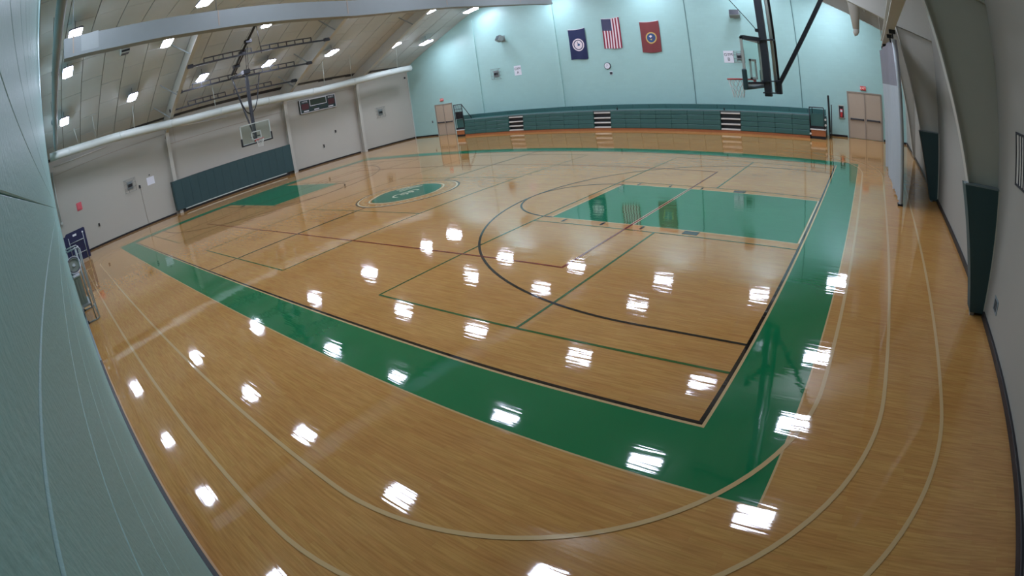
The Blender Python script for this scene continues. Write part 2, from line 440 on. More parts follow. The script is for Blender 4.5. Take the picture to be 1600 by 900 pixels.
# walls
def seg_wall(name, mat, polys, thick):
    m = MB()
    for poly in polys: m.prism(poly, thick)
    return m.build(name, mat, None, 'structure')
prof = [(XL, 0), (XR, 0), (XR, EAVE), (XB2, FLAT), (XB1, FLAT), (XL, EAVE)]
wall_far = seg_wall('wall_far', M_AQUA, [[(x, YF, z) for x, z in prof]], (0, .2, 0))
wall_left = seg_wall('wall_left', M_BEIGE, [[(XL, YN-.2, 0), (XL, YF+.2, 0), (XL, YF+.2, EAVE+.02), (XL, YN-.2, EAVE+.02)]], (-.2, 0, 0))
wall_right = seg_wall('wall_right', M_BEIGE2, [[(XR, YN-.2, 0), (XR, YF+.2, 0), (XR, YF+.2, EAVE+.02), (XR, YN-.2, EAVE+.02)]], (.2, 0, 0))
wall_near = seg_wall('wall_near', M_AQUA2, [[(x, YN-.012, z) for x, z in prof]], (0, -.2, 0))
# near wall: painted block courses, 0.2 m high, joints recessed
zc = .05
while zc < FLAT-.05:
    za, zb = (0 if zc < .06 else zc+.0012), min(FLAT, zc+.2-.0012)
    if zc < .06: za = .0
    x0 = XL if zb <= EAVE else XL+(zb-EAVE)/PITCHS
    x1 = XR if zb <= EAVE else XR-(zb-EAVE)/PITCHS
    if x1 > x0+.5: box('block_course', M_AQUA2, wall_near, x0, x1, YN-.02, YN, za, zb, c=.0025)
    zc += .2
# far wall: flush pilasters and dark control joints
for x in (-24.65, -17.8): box('pilaster', M_AQUA, wall_far, x-.22, x+.22, YF-.07, YF, 0, ceil_z(x)-.5, c=.012)
M_JOINT = plain('aqua_joint', '#5d7f7d', .6)
for x in (-8.75, -2.45): box('control_joint', M_JOINT, wall_far, x-.022, x+.022, YF-.02, YF, 1.3, FLAT-.9)
box('corner_trim', M_WHITE, wall_far, XL, XL+.06, YF-.06, YF, 0, EAVE)
box('corner_trim', M_WHITE, wall_right, XR-.05, XR, YF-.05, YF, 0, EAVE)
# left wall: seams, dark eave gap
box('wall_seam', M_DFR, wall_left, XL, XL+.012, 4.6, 13.1, 4.40, 4.43)
box('wall_seam', M_DFR, wall_left, XL, XL+.012, YN, 4.3, 5.13, 5.155)
box('wall_seam', M_DFR, wall_left, XL, XL+.012, 13.6, 19.4, 5.02, 5.04)
MB().prism([(XL+.01, YN, EAVE-.005), (XL+.42, YN, EAVE+.41*PITCHS-.03), (XL+.42, YN, EAVE+.41*PITCHS-.045), (XL+.01, YN, EAVE-.02)], (0, YF-YN, 0)).build('eave_gap', M_BASE, wall_left)
box('wall_seam', M_DFR, wall_left, XL, XL+.01, 4.95, 4.97, 4.43, 5.4)
# baseboards
def base(name, mat, *b):
    o = box(name, mat, None, *b, c=.004, kind='structure'); return o
base('baseboard_left', M_BASE, XL, XL+.02, -2.6, 4.1, 0, .11)
base('baseboard_left', M_BASE, XL, XL+.02, 13.75, 19.35, 0, .11)
base('baseboard_left', M_BASE, XL, XL+.02, 20.0, YF-.02, 0, .11)
base('baseboard_right', M_BASE, XR-.045, XR, YN, 3.7, 0, .11)
base('baseboard_right', M_BASE, XR-.045, XR, 3.98, 11.35, 0, .11)
base('baseboard_right', M_BASE, XR-.045, XR, 11.65, 19.6, 0, .11)
base('baseboard_right', M_BASE, XR-.045, XR, 20.0, YF, 0, .11)
base('baseboard_near', M_BASE, -9.3, XR, YN, YN+.05, 0, .12)
base('baseboard_near', M_GREYB, -15.1, -9.3, YN, YN+.05, 0, .13)
base('baseboard_far', M_BASE, XL, -29.5, YF-.02, YF, 0, .11)
base('baseboard_far', M_BASE, -.95, .12, YF-.02, YF, 0, .11)
base('baseboard_far', M_BASE, 2.28, XR, YF-.02, YF, 0, .11)
box('shoe_moulding', M_SHOE, floor, -9.3, XR, YN+.05, YN+.075, 0, .02)
# ceiling: shell + boards with recessed joints
ceilm = MB()
ceilm.prism([(XL-.2, YN-.2, EAVE+.0), (XB1, YN-.2, FLAT+.03), (XB1, YN-.2, FLAT+.3), (XL-.2, YN-.2, EAVE+.3)], (0, YF-YN+.4, 0))
ceilm.prism([(XB1, YN-.2, FLAT+.03), (XB2, YN-.2, FLAT+.03), (XB2, YN-.2, FLAT+.3), (XB1, YN-.2, FLAT+.3)], (0, YF-YN+.4, 0))
ceilm.prism([(XR+.2, YN-.2, EAVE+.0), (XR+.2, YN-.2, EAVE+.3), (XB2, YN-.2, FLAT+.3), (XB2, YN-.2, FLAT+.03)], (0, YF-YN+.4, 0))
ceiling = ceilm.build('ceiling', M_CEILJ, None, 'structure')
def board(x0, x1, y0, y1, t=.03, g=.017):
    """one ceiling board hugging the underside between x0 and x1"""
    x0, x1, y0, y1 = x0+g, x1-g, y0+g, y1-g
    dz = random.uniform(-.008, .008)
    a, b = ceil_z(x0)+.005+dz, ceil_z(x1)+.005+dz
    return [(x0, y0, a-t), (x1, y0, b-t), (x1, y1, b-t), (x0, y1, a-t)], [(x0, y0, a+t), (x1, y0, b+t), (x1, y1, b+t), (x0, y1, a+t)]
def board_mb(mb, *a):
    lo, hi = board(*a); mb.add(lo+hi, [(0, 1, 2, 3), (7, 6, 5, 4), (0, 4, 5, 1), (1, 5, 6, 2), (2, 6, 7, 3), (3, 7, 4, 0)])
    return mb
ny = 24; dy = (YF-YN)/ny
ns = 5; dx = (XB1-XL)/ns
for j in range(ny):
    off = (j % 2)*.5
    xs = [XL]+[XL+dx*(i+off) for i in range(1 if off == 0 else 0, ns+1) if XL+.1 < XL+dx*(i+off) < XB1-.1]+[XB1]
    for a, b in zip(xs, xs[1:]): board_mb(MB(), a, b, YN+j*dy, YN+(j+1)*dy).build('ceiling_board', M_CEIL, ceiling)
nf = 6; dxf = (XB2-XB1)/nf
far_flat = MB()
for j in range(ny):
    for i in range(nf):
        a = (XB1+i*dxf, XB1+(i+1)*dxf, YN+j*dy, YN+(j+1)*dy)
        if i < 3: board_mb(MB(), *a).build('ceiling_board', M_CEIL, ceiling)
        else: board_mb(far_flat, *a)
for j in range(ny):
    for i in range(ns): board_mb(far_flat, XB2+i*dx, XB2+(i+1)*dx, YN+j*dy, YN+(j+1)*dy)
far_flat.build('ceiling_boards_beyond_view', M_CEIL, ceiling, 'stuff')

# ------------------------------------------------------------------ doors
def double_door(n, x0, x1, h=2.42):
    y = YF
    fr = MB(); f = .07
    fr.box(x0-f, x0, y-.05, y+.02, 0, h+f).box(x1, x1+f, y-.05, y+.02, 0, h+f).box(x0, x1, y-.05, y+.02, h, h+f)
    d = fr.build('door_%d' % n, M_DFR, None, 'structure'); xm = (x0+x1)/2
    for a, b in ((x0+.01, xm-.02), (xm+.02, x1-.01)):
        lf = box('door_leaf', M_DOOR, d, a, b, y-.03, y+.02, .02, h-.01, c=.006)
        pb = MB().box(a+.06, b-.06, y-.10, y-.06, .99, 1.07, c=.01)
        for q in (a+.1, b-.1): pb.box(q-.03, q+.03, y-.09, y-.03, .98, 1.08)
        pb.build('panic_bar', M_DARK, lf)
    box('centre_mullion', M_DFR, d, xm-.03, xm+.03, y-.06, y, 0, h)
    return d
double_door(1, -29.36, -27.62)
double_door(2, .26, 2.16)
def exit_sign(x, z, label):
    t = thing('exit_sign', label, 'sign', (x, YF-.04, z), 'exit signs over the double doors')
    box('sign_case', M_PINK, t, x-.17, x+.17, YF-.07, YF, z-.11, z+.11, c=.01)
    box('sign_face', M_EXIT, t, x-.155, x+.155, YF-.075, YF-.065, z-.095, z+.095)
    text_mesh('sign_letters', 'EXIT', .17, M_EXITL, t, (x, YF-.078, z), (PI/2, 0, 0))
exit_sign(-28.55, 2.83, 'red EXIT sign over the tan double doors in the far left corner')
exit_sign(1.17, 2.71, 'red EXIT sign over the tan double doors beside the white curtain')
# fire extinguisher cabinet
t = thing('fire_extinguisher_cabinet', 'recessed cabinet holding a red fire extinguisher, left of the right double doors', 'extinguisher', (-.19, YF, 1.05))
m = MB(); m.box(-.36, -.02, YF-.05, YF, 1.0, 1.04).box(-.36, -.02, YF-.05, YF, 1.66, 1.70).box(-.36, -.325, YF-.05, YF, 1.0, 1.7).box(-.055, -.02, YF-.05, YF, 1.0, 1.7)
m.build('cabinet_frame', M_STEEL, t); box('cabinet_back', M_DARK, t, -.33, -.05, YF-.012, YF-.002, 1.04, 1.66)
MB().tube([(-.19, YF-.05, 1.06), (-.19, YF-.05, 1.1), (-.19, YF-.05, 1.44), (-.19, YF-.05, 1.5)], .075, 10).build('cylinder', M_REDP, t)
MB().tube([(-.19, YF-.05, 1.5), (-.19, YF-.05, 1.58)], .03, 8).box(-.26, -.14, YF-.07, YF-.04, 1.57, 1.60).build('valve_handle', M_BLK, t)
MB().box(-.25, -.13, YF-.128, YF-.12, 1.34, 1.46).build('tag_label', M_SIGN, t)

# ------------------------------------------------------------------ steel half-frames
def half_frame(y, side, lbl, pts_in, knee, stiff=True, braces=()):
    """side -1 = left wall, 1 = right wall; pts_in = inner flange line (x, z) from floor to knee"""
    xw = XL if side < 0 else XR
    t = thing('steel_frame', lbl, 'frame', (xw, y, 0), 'tapered steel frames')
    kx, kz = knee
    xtop = xw-side*13.0
    ztop = kz+abs(xtop-kx)*.417
    # column web
    poly = [(xw, y, 0), (xw, y, EAVE-.05)]+[(kx, y, min(kz+1.2, ceil_z(kx)-.03))]+[(kx, y, kz)]+[(x, y, z) for x, z in pts_in[::-1]]
    MB().prism([Vector(q)-Vector((0, .008, 0)) for q in poly], (0, .016, 0)).build('column_web', M_STEEL, t)
    rw = [(kx, y, kz)]
    nseg = 10; low = []; hi = []
    for i in range(nseg+1):
        x = kx+(xtop-kx)*i/nseg; low.append((x, y, kz+abs(x-kx)*.417)); hi.append((x, y, max(ceil_z(x)-.03, kz+abs(x-kx)*.417+.02)))
    vs = low+hi; fs = [(i, i+1, nseg+2+i, nseg+1+i) for i in range(nseg)]
    a = [Vector(q)-Vector((0, .008, 0)) for q in vs]; b = [Vector(q)+Vector((0, .008, 0)) for q in vs]
    n = len(vs)
    MB().add(a+b, fs+[tuple(q+n for q in f[::-1]) for f in fs]).build('rafter_web', M_STEEL, t)
    fl = MB(); line = pts_in+[knee]
    for (xa, za), (xb, zb) in zip(line, line[1:]):
        fl.prism([(xa, y-.12, za), (xa, y+.12, za), (xb, y+.12, zb), (xb, y-.12, zb)], (side*.02, 0, 0))
    fl.build('column_flange', M_STEEL, t)
    (xa, _, za), (xb, _, zb) = low[0], low[-1]
    MB().prism([(xa, y-.12, za), (xa, y+.12, za), (xb, y+.12, zb), (xb, y-.12, zb)], (0, 0, .022)).build('rafter_flange', M_STEEL, t)
    if stiff:
        MB().bar((kx, y-.05, kz), (xw-side*.02, y-.05, kz-.32), .1, .014).build('knee_stiffener', M_STEEL, t)
    for x in braces:
        z = kz+abs(x-kx)*.417
        MB().bar((x, y-.08, z+.05), (x-side*-.25, y-1.0, ceil_z(x-side*-.25)-.03), .06, .06).build('flange_brace', M_GIRD, t)
    return t
half_frame(4.38, -1, 'nearest steel frame on the left wall, at the near end of the long pad',
           [(XL+.42, 0), (XL+.42, 2.0), (-31.72, 4.9)], (-31.65, 5.15), braces=(-24.2, -27.7, -30.0))
half_frame(13.3, -1, 'middle steel frame on the left wall, between the long green pad and the scoreboard',
           [(XL+.42, 0), (XL+.42, 2.0), (-31.72, 4.9)], (-31.65, 5.15), braces=(-24.2, -27.5, -30.0))
half_frame(19.6, -1, 'farthest steel frame on the left wall, right of the scoreboard',
           [(XL+.42, 0), (XL+.42, 2.0), (-31.72, 4.9)], (-31.65, 5.35), braces=(-24.6,))
half_frame(3.9, 1, 'nearest tapered steel column on the right wall, carrying the large foreground pad',
           [(3.47, 0), (3.1, 1.95), (2.77, 3.4)], (2.45, 4.95))
half_frame(11.55, 1, 'second tapered steel column on the right wall, close beside the hanging white curtain',
           [(3.49, 0), (3.1, 1.95), (2.80, 3.5)], (2.53, 4.88))
half_frame(19.85, 1, 'third steel frame on the right wall, rising behind the white curtain',
           [(3.58, .1), (3.33, 2.0), (3.0, 4.2)], (2.62, 5.38))

# raised divider curtain over half court
def path_pts(tab, n=26):
    ys = [a[0] for a in tab]; o = []
    for i in range(n+1):
        y = ys[0]+(ys[-1]-ys[0])*i/n
        for k in range(len(tab)-1):
            if tab[k][0] <= y <= tab[k+1][0]+1e-9:
                t_ = (y-tab[k][0])/(tab[k+1][0]-tab[k][0]); t_ = t_*t_*(3-2*t_)*.35+t_*.65
                o.append((y, tab[k][1]+(tab[k+1][1]-tab[k][1])*t_)); break
    return o
RX = -13.06
curtain = thing('raised_divider_curtain', 'pale grey divider curtain folded up under the ceiling over half court', 'curtain', (RX, 8, 6.4))
gp = path_pts([(-3.3, 7.0), (-1.2, 6.82), (1.4, 6.68), (6.7, 6.5), (12.4, 6.78), (17.9, 7.14)])
def sweep_box(pts, x0, x1, z0, z1):
    m = MB(); vs = []; fs = []
    for y, z in pts: vs += [(x0, y, z+z0), (x1, y, z+z0), (x1, y, z+z1), (x0, y, z+z1)]
    for i in range(len(pts)-1):
        for k in range(4): fs.append((4*i+k, 4*i+(k+1) % 4, 4*i+4+(k+1) % 4, 4*i+4+k))
    fs += [(0, 3, 2, 1), tuple(4*(len(pts)-1)+k for k in (0, 1, 2, 3))]
    return m.add(vs, fs)
sweep_box(gp, RX-.16, RX+.14, .06, .56).build('folded_vinyl', M_GIRD, curtain)
sweep_box(gp, RX-.20, RX+.18, -.02, .07).build('bottom_batten', M_GIRD, curtain)
zat = lambda y: min(gp, key=lambda q: abs(q[0]-y))[1]
M_PATCH = plain('patched_vinyl', '#8e9694', .5)
box('vinyl_patch', M_PATCH, curtain, RX-.1, RX+.147, -2.75, -2.2, zat(-2.5)+.06, zat(-2.5)+.56)
for y in (-3, 1.6, 6.2, 10.8, 15.4):
    box('strap', M_DFR, curtain, RX-.165, RX+.146, y-.02, y+.02, zat(y)-.01, zat(y)+.57)
    MB().tube([(RX, y, zat(y)+.55), (RX, y, FLAT)], .012, 6).build('hoist_cable', M_GIRD, curtain)

# round white duct along the left eave
duct = thing('round_duct', 'long round white duct hung along the top of the left wall', 'duct', (-29.9, 10, 5.2))
DX = -29.9
dp = path_pts([(YN+.15, 6.1), (-.75, 5.87), (5.75, 5.41), (15.1, 5.22), (23.45, 5.78)], 40)
MB().tube([(DX, y, z) for y, z in dp], .25, 18).build('duct_body', M_WHITE, duct)
for i in range(2, 39, 5):
    y, z = dp[i]; MB().tube([(DX, y-.05, z), (DX, y+.05, z)], .26, 18).build('duct_band', M_WHITE, duct)
for ya, xb, yb in ((1.85, -29.3, 1.8), (-.75, -28.9, -.9), (-1.95, -29.4, -2.15), (7.4, -29.7, 7.3), (15.6, -29.3, 15.3), (17.9, -28.9, 17.3), (22.2, -28.8, 21.4)):
    z = min(dp, key=lambda q: abs(q[0]-ya))[1]
    MB().tube([(DX, ya, z+.24), (xb, yb, ceil_z(xb)-.02)], .022, 6).build('duct_hanger', M_WHITE, duct)
MB().box(DX-.3, DX+.05, 23.42, 23.62, 5.64, 5.72).build('duct_end_bracket', M_DARK, duct)
for ya, za, yb, zb, lb in ((YN+.3, 5.68, .1, 5.62, 'thin white conduit on the left wall under the round duct, nearest the near wall'),
                           (.9, 5.74, 4.15, 5.5, 'white conduit under the round duct, just left of the nearest steel frame'),
                           (4.65, 5.45, 9.0, 5.05, 'long thin white conduit on the left wall above the green pad'),
                           (9.6, 5.4, 12.9, 5.4, 'short thin white conduit on the left wall, above and right of the backboard')):
    tag(MB().tube([(XL+.035, ya, za), (XL+.035, (ya+yb)/2, (za+zb)/2-.03), (XL+.035, yb, zb)], .035, 8).build('white_conduit', M_TREAD), lb, 'conduit')
# pipe along the near wall top
pp_ = thing('overhead_pipe', 'pale overhead pipe running along the near wall under the ceiling', 'pipe', (-14, -3.55, 7.1))
MB().tube([(-29.3, -3.5, 6.4), (-20, -3.52, 6.95), (-10, -3.58, 7.1), (-2, -3.62, 7.1)], .13, 12).build('pipe_run', M_GIRD, pp_)
for x in (-24, -14.5, -6): MB().tube([(x-.1, -3.54, 7.08), (x+.1, -3.54, 7.08)], .155, 12).build('pipe_coupling', M_GIRD, pp_)
for x in (-26, -16, -8): MB().tube([(x, -3.55, 7.1), (x, -3.55, ceil_z(x))], .015, 6).build('hanger_rod', M_GIRD, pp_)
tag(MB().tube([(-32.05, -3.98, 2.3), (-32.05, -3.98, 5.4)], .045, 8).box(-32.12, -31.98, -4.05, -3.9, 2.2, 2.34).build('corner_conduit', M_WHITE), 'white vertical conduit in the left corner above the navy table', 'conduit')

# ceiling vents (small two-slot boxes)
for y, lb in ((.57, 'small pale two-slot vent on the ceiling left of the nearest steel frame'), (9.42, 'small two-slot ceiling vent beside the lamp above the left backboard'),
              (18.45, 'small two-slot ceiling vent just before the farthest left steel frame'), (24.3, 'small two-slot ceiling vent by the far wall')):
    x = XB1; z = FLAT-.03
    t = thing('ceiling_vent', lb, 'vent', (x, y, z), 'two-slot ceiling vents')
    box('vent_box', M_CEIL, t, x-.26, x+.26, y-.24, y+.24, z-.34, z+.02, c=.01)
    for q in (-.29, -.12): box('vent_slot', M_BASE, t, x+.25, x+.275, y-.22, y+.22, z+q, z+q+.10)
    box('vent_slot', M_BASE, t, x-.18, x+.18, y-.2, y+.2, z-.355, z-.33)

# ------------------------------------------------------------------ lamps
def lamp_proto():
    t = thing('high_bay_lamp', '', 'lamp', (0, 0, 0))
    def rr(z, sx, sy): return [(x*sx, y*sy, z) for x, y in ((-.56, -.19), (-.48, -.27), (.48, -.27), (.56, -.19), (.56, .19), (.48, .27), (-.48, .27), (-.56, .19))]
    MB().prism(rr(.015, 1.04, 1.08), (0, 0, .06)).build('housing', M_HOUS, t)
    MB().add(rr(-.03, .96, .92)+rr(.02, 1.0, 1.0), [tuple(range(8))]+[(i, (i+1) % 8, 8+(i+1) % 8, 8+i) for i in range(8)]).build('lens', M_LENS, t)
    MB().box(-.3, .3, -.12, .12, .07, .13, c=.02).build('driver_box', M_HOUS, t)
    MB().tube([(0, 0, .1), (0, 0, .5)], .012, 6).build('stem', M_DARK, t)
    return t
ROWS = [('over the white duct', -27.4, 7.4, (-2.8, 1.5, 5.9, 10.3, 14.9, 20.1, 23.1)),
        ('atop the left ceiling slope', -23.25, 9.0, (-2.6, 2.8, 8.5, 14, 20, 23.7)),
        ('just left of the raised curtain', -17.2, 8.9, (-2.6, 2.8, 8.4, 13.9, 19.6, 23.5)),
        ('just right of the raised curtain', -10.9, 8.95, (-2.6, 2.8, 8.5, 13.8, 19.7, 23.4)),
        ('over the right free-throw line', -4.8, 9.0, (-2.6, 2.8, 8.5, 13.8, 20.25, 23.5)),
        ('over the right baseline', -.15, 7.4, (5.9, 10.3, 14.9, 20.3, 23.1))]
ORD = ['first', 'second', 'third', 'fourth', 'fifth', 'sixth', 'seventh']
proto = lamp_proto(); firstlamp = True
for nm, x, z, ys in ROWS:
    for i, y in enumerate(ys):
        o = proto if firstlamp else copy_tree(proto); firstlamp = False
        o.location = (x, y, z)
        gap = ceil_z(x)-z-.02
        tilt = 0 if -21 < x < -7 else (-.16 if x < -14 else .16)
        o.rotation_euler = (0, tilt, 0)
        o['label'] = 'square high-bay lamp, %s from near wall in row %s' % (ORD[i], nm)
        o['group'] = 'high-bay lamps'
        for ch in o.children:
            if ch.name.startswith('stem'): ch.scale = (1, 1, gap/.5); ch.rotation_euler = (0, -tilt, 0)

# ------------------------------------------------------------------ wall pads
pad = thing('wall_pad', 'long dark green wall pad along the left wall behind the far hoop', 'pad', (XL, 8.6, 0))
n = 15; y0, y1 = 4.16, 13.1
for i in range(n):
    a, b = y0+(y1-y0)*i/n, y0+(y1-y0)*(i+1)/n
    box('pad_panel', M_PAD, pad, XL+.42, XL+.5, a+.001, b-.001, .2, 2.06, c=.008)
box('pad_panel', M_PAD, pad, XL, XL+.5, 4.1, 4.16, .2, 2.06, c=.015)
box('pad_panel', M_PAD, pad, XL, XL+.5, 13.1, 13.16, .2, 2.06, c=.015)
box('backing_board', M_ORW, pad, XL, XL+.42, 4.16, 13.1, .2, 2.05)
box('bottom_rail', M_WHITE, pad, XL+.4, XL+.51, 4.7, 12.5, .14, .2)
box('toe_board', M_BASE, pad, XL+.36, XL+.42, 4.5, 12.8, 0, .14)
def col_pad(y, pts, lb):
    t = thing('column_pad', lb, 'pad', (pts[0][0], y, 0), 'green column pads')
    MB().prism([(x, y-.15, z) for x, z in pts], (0, .14, 0)).build('pad_panel', M_PAD, t)
    (x0, z0), (x1, z1) = pts[0], pts[1]
    MB().prism([(x0-.05, y-.155, z0), (x0, y-.155, z0), (x1, y-.155, z1), (x1-.05, y-.155, z1)], (0, .31, 0)).build('pad_wrap', M_PAD, t)
    xa, xb = pts[1][0], pts[2][0]
    MB().box(xa-.05, xb, y-.16, y-.01, z1, z1+.025).build('top_trim', M_GREYB, t)
    MB().bar((pts[3][0]+.008, y-.15, pts[3][1]), (pts[2][0]+.008, y-.15, pts[2][1]), .025, .025).build('edge_trim', M_STEEL, t)
    box('foot_bracket', M_CHROME, t, x0-.04, x0+.04, y-.14, y-.02, 0, .05)
col_pad(3.88, [(3.46, .05), (3.09, 1.92), (XR-.02, 1.92), (XR-.02, .05)], 'large dark green pad on the nearest right-hand column, in the foreground')
col_pad(11.53, [(3.48, .05), (3.09, 1.94), (XR-.02, 1.94), (XR-.02, .05)], 'dark green pad on the second right-hand column, beside the white curtain')

# ------------------------------------------------------------------ white curtain and track, right side
trk = thing('curtain_track', 'steel curtain track beam hung high along the right side over the white curtain', 'track', (2.2, 10, 4.45))
def ib(m, ya, yb, xa, xb, z, wd):
    m.prism([(xa-wd, ya, z), (xa+wd, ya, z), (xb+wd, yb, z), (xb-wd, yb, z)], (0, 0, .02))
m = MB(); ib(m, 3.6, 16.3, 2.14, 2.3, 4.5, .12); m.build('bottom_flange', M_STEEL, trk)
m = MB(); m.prism([(2.135, 3.6, 4.52), (2.145, 3.6, 4.52), (2.305, 16.3, 4.52), (2.295, 16.3, 4.52)], (0, 0, .2)); m.build('web', M_STEEL, trk)
m = MB(); ib(m, 3.6, 16.3, 2.14, 2.3, 4.72, .12); m.build('top_flange', M_STEEL, trk)
for y in (4.0, 7.8, 11.6, 15.4): MB().tube([(2.2, y, 4.74), (2.2, y, ceil_z(2.2)-.02)], .02, 6).build('hanger_rod', M_STEEL, trk)
for y in (9.2, 10.6, 14.6, 16.1): MB().box(2.17, 2.35, y-.06, y+.06, 4.40, 4.5).box(2.24, 2.28, y-.02, y+.02, 4.28, 4.42).build('trolley', M_BLK, trk)
wc = thing('divider_curtain', 'gathered divider curtain, white vinyl below and grey net above, by the right wall', 'curtain', (2.3, 13, 0))
def pleat(zt, zb, raise_=False):
    N = 96; vs = []; rows = 6
    for j in range(rows+1):
        for i in range(N+1):
            f = i/N; y = 10.3+(16.5-10.3)*f
            xc = 2.36+(2.17-2.36)*f
            am = .085*(1-.25*f)
            x = xc+am*math.sin(f*2*PI*24)+.025*math.sin(f*17)
            z_lo = zb+(max(0, .10*math.sin(f*9)+.05*math.sin(f*31))*(f < .96) if raise_ else 0)
            z = z_lo+(zt-z_lo)*j/rows
            vs.append((x, y+.03*math.sin(f*60), z))
    fs = [(j*(N+1)+i, j*(N+1)+i+1, (j+1)*(N+1)+i+1, (j+1)*(N+1)+i) for j in range(rows) for i in range(N)]
    return MB().add(vs, fs, True)
pleat(3.12, .03, True).build('vinyl_panel', M_CURT, wc)
pleat(4.36, 3.12).build('net_panel', M_MESH, wc)
MB().tube([(2.36, 10.25, 0), (2.36, 10.25, .05), (2.36, 10.25, 3.12), (2.33, 10.3, 4.36)], .05, 8).build('leading_edge', M_CURT, wc)
box('weight_foot', M_BLK, wc, 2.28, 2.44, 10.2, 10.42, 0, .05)
# hanging sheet-metal duct
t = thing('hanging_duct', 'tapered beige duct stub hanging in front of the far wall, above the right double doors', 'duct', (1.2, 18.6, 5.1))
MB().tube([(1.28, 18.6, 7.0), (1.24, 18.6, 6.2), (1.2, 18.6, 5.3)], .36, 14, r2=.15).build('duct_body', M_STEEL, t)
MB().tube([(1.2, 18.6, 5.3), (1.2, 18.6, 5.2), (1.16, 18.6, 5.12), (1.06, 18.6, 5.08)], .15, 12, r2=.10).build('duct_spout', M_STEEL, t)
MB().tube([(1.6, 18.6, 6.7), (1.75, 18.6, 6.3), (1.72, 18.6, 6.1)], .06, 8).build('side_hook', M_STEEL, t)

# ------------------------------------------------------------------ bleachers
bl = thing('bleachers', 'long closed green bleachers along the far wall', 'bleachers', (-13, YF-1, 0))
YB = 23.0
secs = [(-24.72, -20.82), (-19.64, -14.52), (-13.38, -6.78), (-5.64, -1.86)]
RZ = [(.14, .40), (.40, .66), (.66, .92), (.92, 1.15)]
for a, b in secs:
    for k, (za, zb) in enumerate(RZ):
        nseg = max(2, round((b-a)/1.0)); 
        for q in range(nseg):
            xa, xb = a+(b-a)*q/nseg, a+(b-a)*(q+1)/nseg
            box('seat_panel', M_SEAT, bl, xa+.004, xb-.004, YB+.03*k, YB+.5, za+.008, zb-.008, c=.012)
    box('toe_board', M_ORW, bl, a, b, YB+.02, YB+.06, 0, .13)
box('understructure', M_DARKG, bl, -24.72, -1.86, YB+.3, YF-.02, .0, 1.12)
box('top_deck', M_SEAT, bl, -24.72, -1.86, YB+.14, 24.35, 1.15, 1.175)
box('deck_edge', M_GREYB, bl, -24.72, -1.86, YB+.1, YB+.14, 1.15, 1.185)
n = 24
for q in range(n):
    a = -26.0+(24.95)*q/n; b = -26.0+24.95*(q+1)/n
    box('back_panel', M_SEAT, bl, a+.004, b-.004, 24.3, 24.4, 1.12, 1.43, c=.01)
for a, b in ((-20.82, -19.64), (-14.52, -13.38), (-6.78, -5.64)):
    ai = box('aisle_recess', M_BLK, bl, a, b, YB+.2, YB+.3, 0, 1.15)
    for k, z in enumerate((.15, .42, .70, 1.0)):
        box('aisle_tread', M_TREAD, bl, a+.03, b-.03, YB+.02+.03*k, YB+.3, z, z+.075, c=.006)
    box('aisle_top', M_GREYB, bl, a+.03, b-.03, YB+.14, YB+.5, 1.09, 1.16)
    box('toe_board', M_ORW, bl, a, b, YB+.02, YB+.06, 0, .13)
for x in (-6.55, -12.95): box('rail_socket', M_BLK, bl, x-.03, x+.03, YB+.15, YB+.2, 1.15, 1.32)
# end sections with guard rails
for x0, x1, zt in ((-25.55, -24.74, .50), (-1.84, -.98, .50)):
    box('end_step', M_ORW, bl, x0+.05, x1-.03, YB+.02, YB+.4, .14, zt-.06)
    box('end_step_edge', M_TREAD, bl, x0, x1, YB-.02, YB+.42, zt-.06, zt, c=.01)
    box('end_toe', M_BLK, bl, x0+.03, x1-.02, YB+.03, YB+.1, .0, .14)
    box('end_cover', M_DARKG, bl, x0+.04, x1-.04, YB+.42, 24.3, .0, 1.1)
    box('end_panel', M_SEAT, bl, x0+.04, x1-.04, YB+.16, YB+.2, zt, 1.26)
    box('end_kick', M_BLK, bl, x0+.02, x1-.02, YB+.1, YB+.14, zt, zt+.14)
def rails(pts, r=.022): return MB().tube(pts, r, 6, smooth=False)
r_ = MB()
for x in (-1.84, -1.06):
    r_.tube([(x, YB+.05, .2), (x, YB+.05, 1.58)], .026, 6)
r_.tube([(-1.84, YB+.05, 1.58), (-1.06, YB+.05, 1.58)], .026, 6).tube([(-1.84, YB+.05, 1.55), (-1.74, YB+.6, 1.55), (-1.74, YB+.6, .5)], .022, 6)
r_.build('guard_rail', M_BLK, bl)
for q in ((-1.82, .25), (-.98, 1.0), (-.98, .72)): MB().disc((q[0], YB-.03, q[1]), (0, 1, 0), .055, .05, 10).build('end_wheel', M_TREAD, bl)
r_ = MB()
for x in (-25.5, -24.72): r_.tube([(x, YB+.05, .5), (x, YB+.05, 2.33)], .028, 6)
r_.tube([(-25.5, YB+.05, 2.33), (-24.72, YB+.05, 2.33)], .028, 6)
for k in range(7): r_.tube([(-25.42+.1*k, YB+.05, 1.3), (-25.42+.1*k, YB+.05, 2.33)], .014, 5)
for z in (1.3, 2.0): r_.tube([(-25.5, YB+.05, z), (-24.72, YB+.05, z)], .02, 5)
r_.tube([(-24.72, YB+.05, 2.3), (-24.5, YB+.6, 1.3), (-24.5, YB+.6, .9)], .028, 6).build('guard_rail', M_BLK, bl)
box('rail_infill', M_DARK, bl, -25.45, -24.8, YB+.08, YB+.1, 1.28, 1.8)
sr = thing('folded_guard_rail', 'tall black guard rail standing folded at the right end of the bleachers', 'rail', (-.8, 23.7, 0))
MB().box(-.86, -.76, 23.55, 23.75, .3, 2.22, c=.03).build('rail_post', M_BLK, sr)
MB().tube([(-.66, 23.6, 1.75), (-.70, 23.6, .5), (-.72, 23.6, .0)], .03, 6).build('rail_tube', M_BLK, sr)
MB().tube([(-.82, 23.65, .3), (-.82, 23.65, 0)], .04, 6).build('rail_foot', M_BLK, sr)

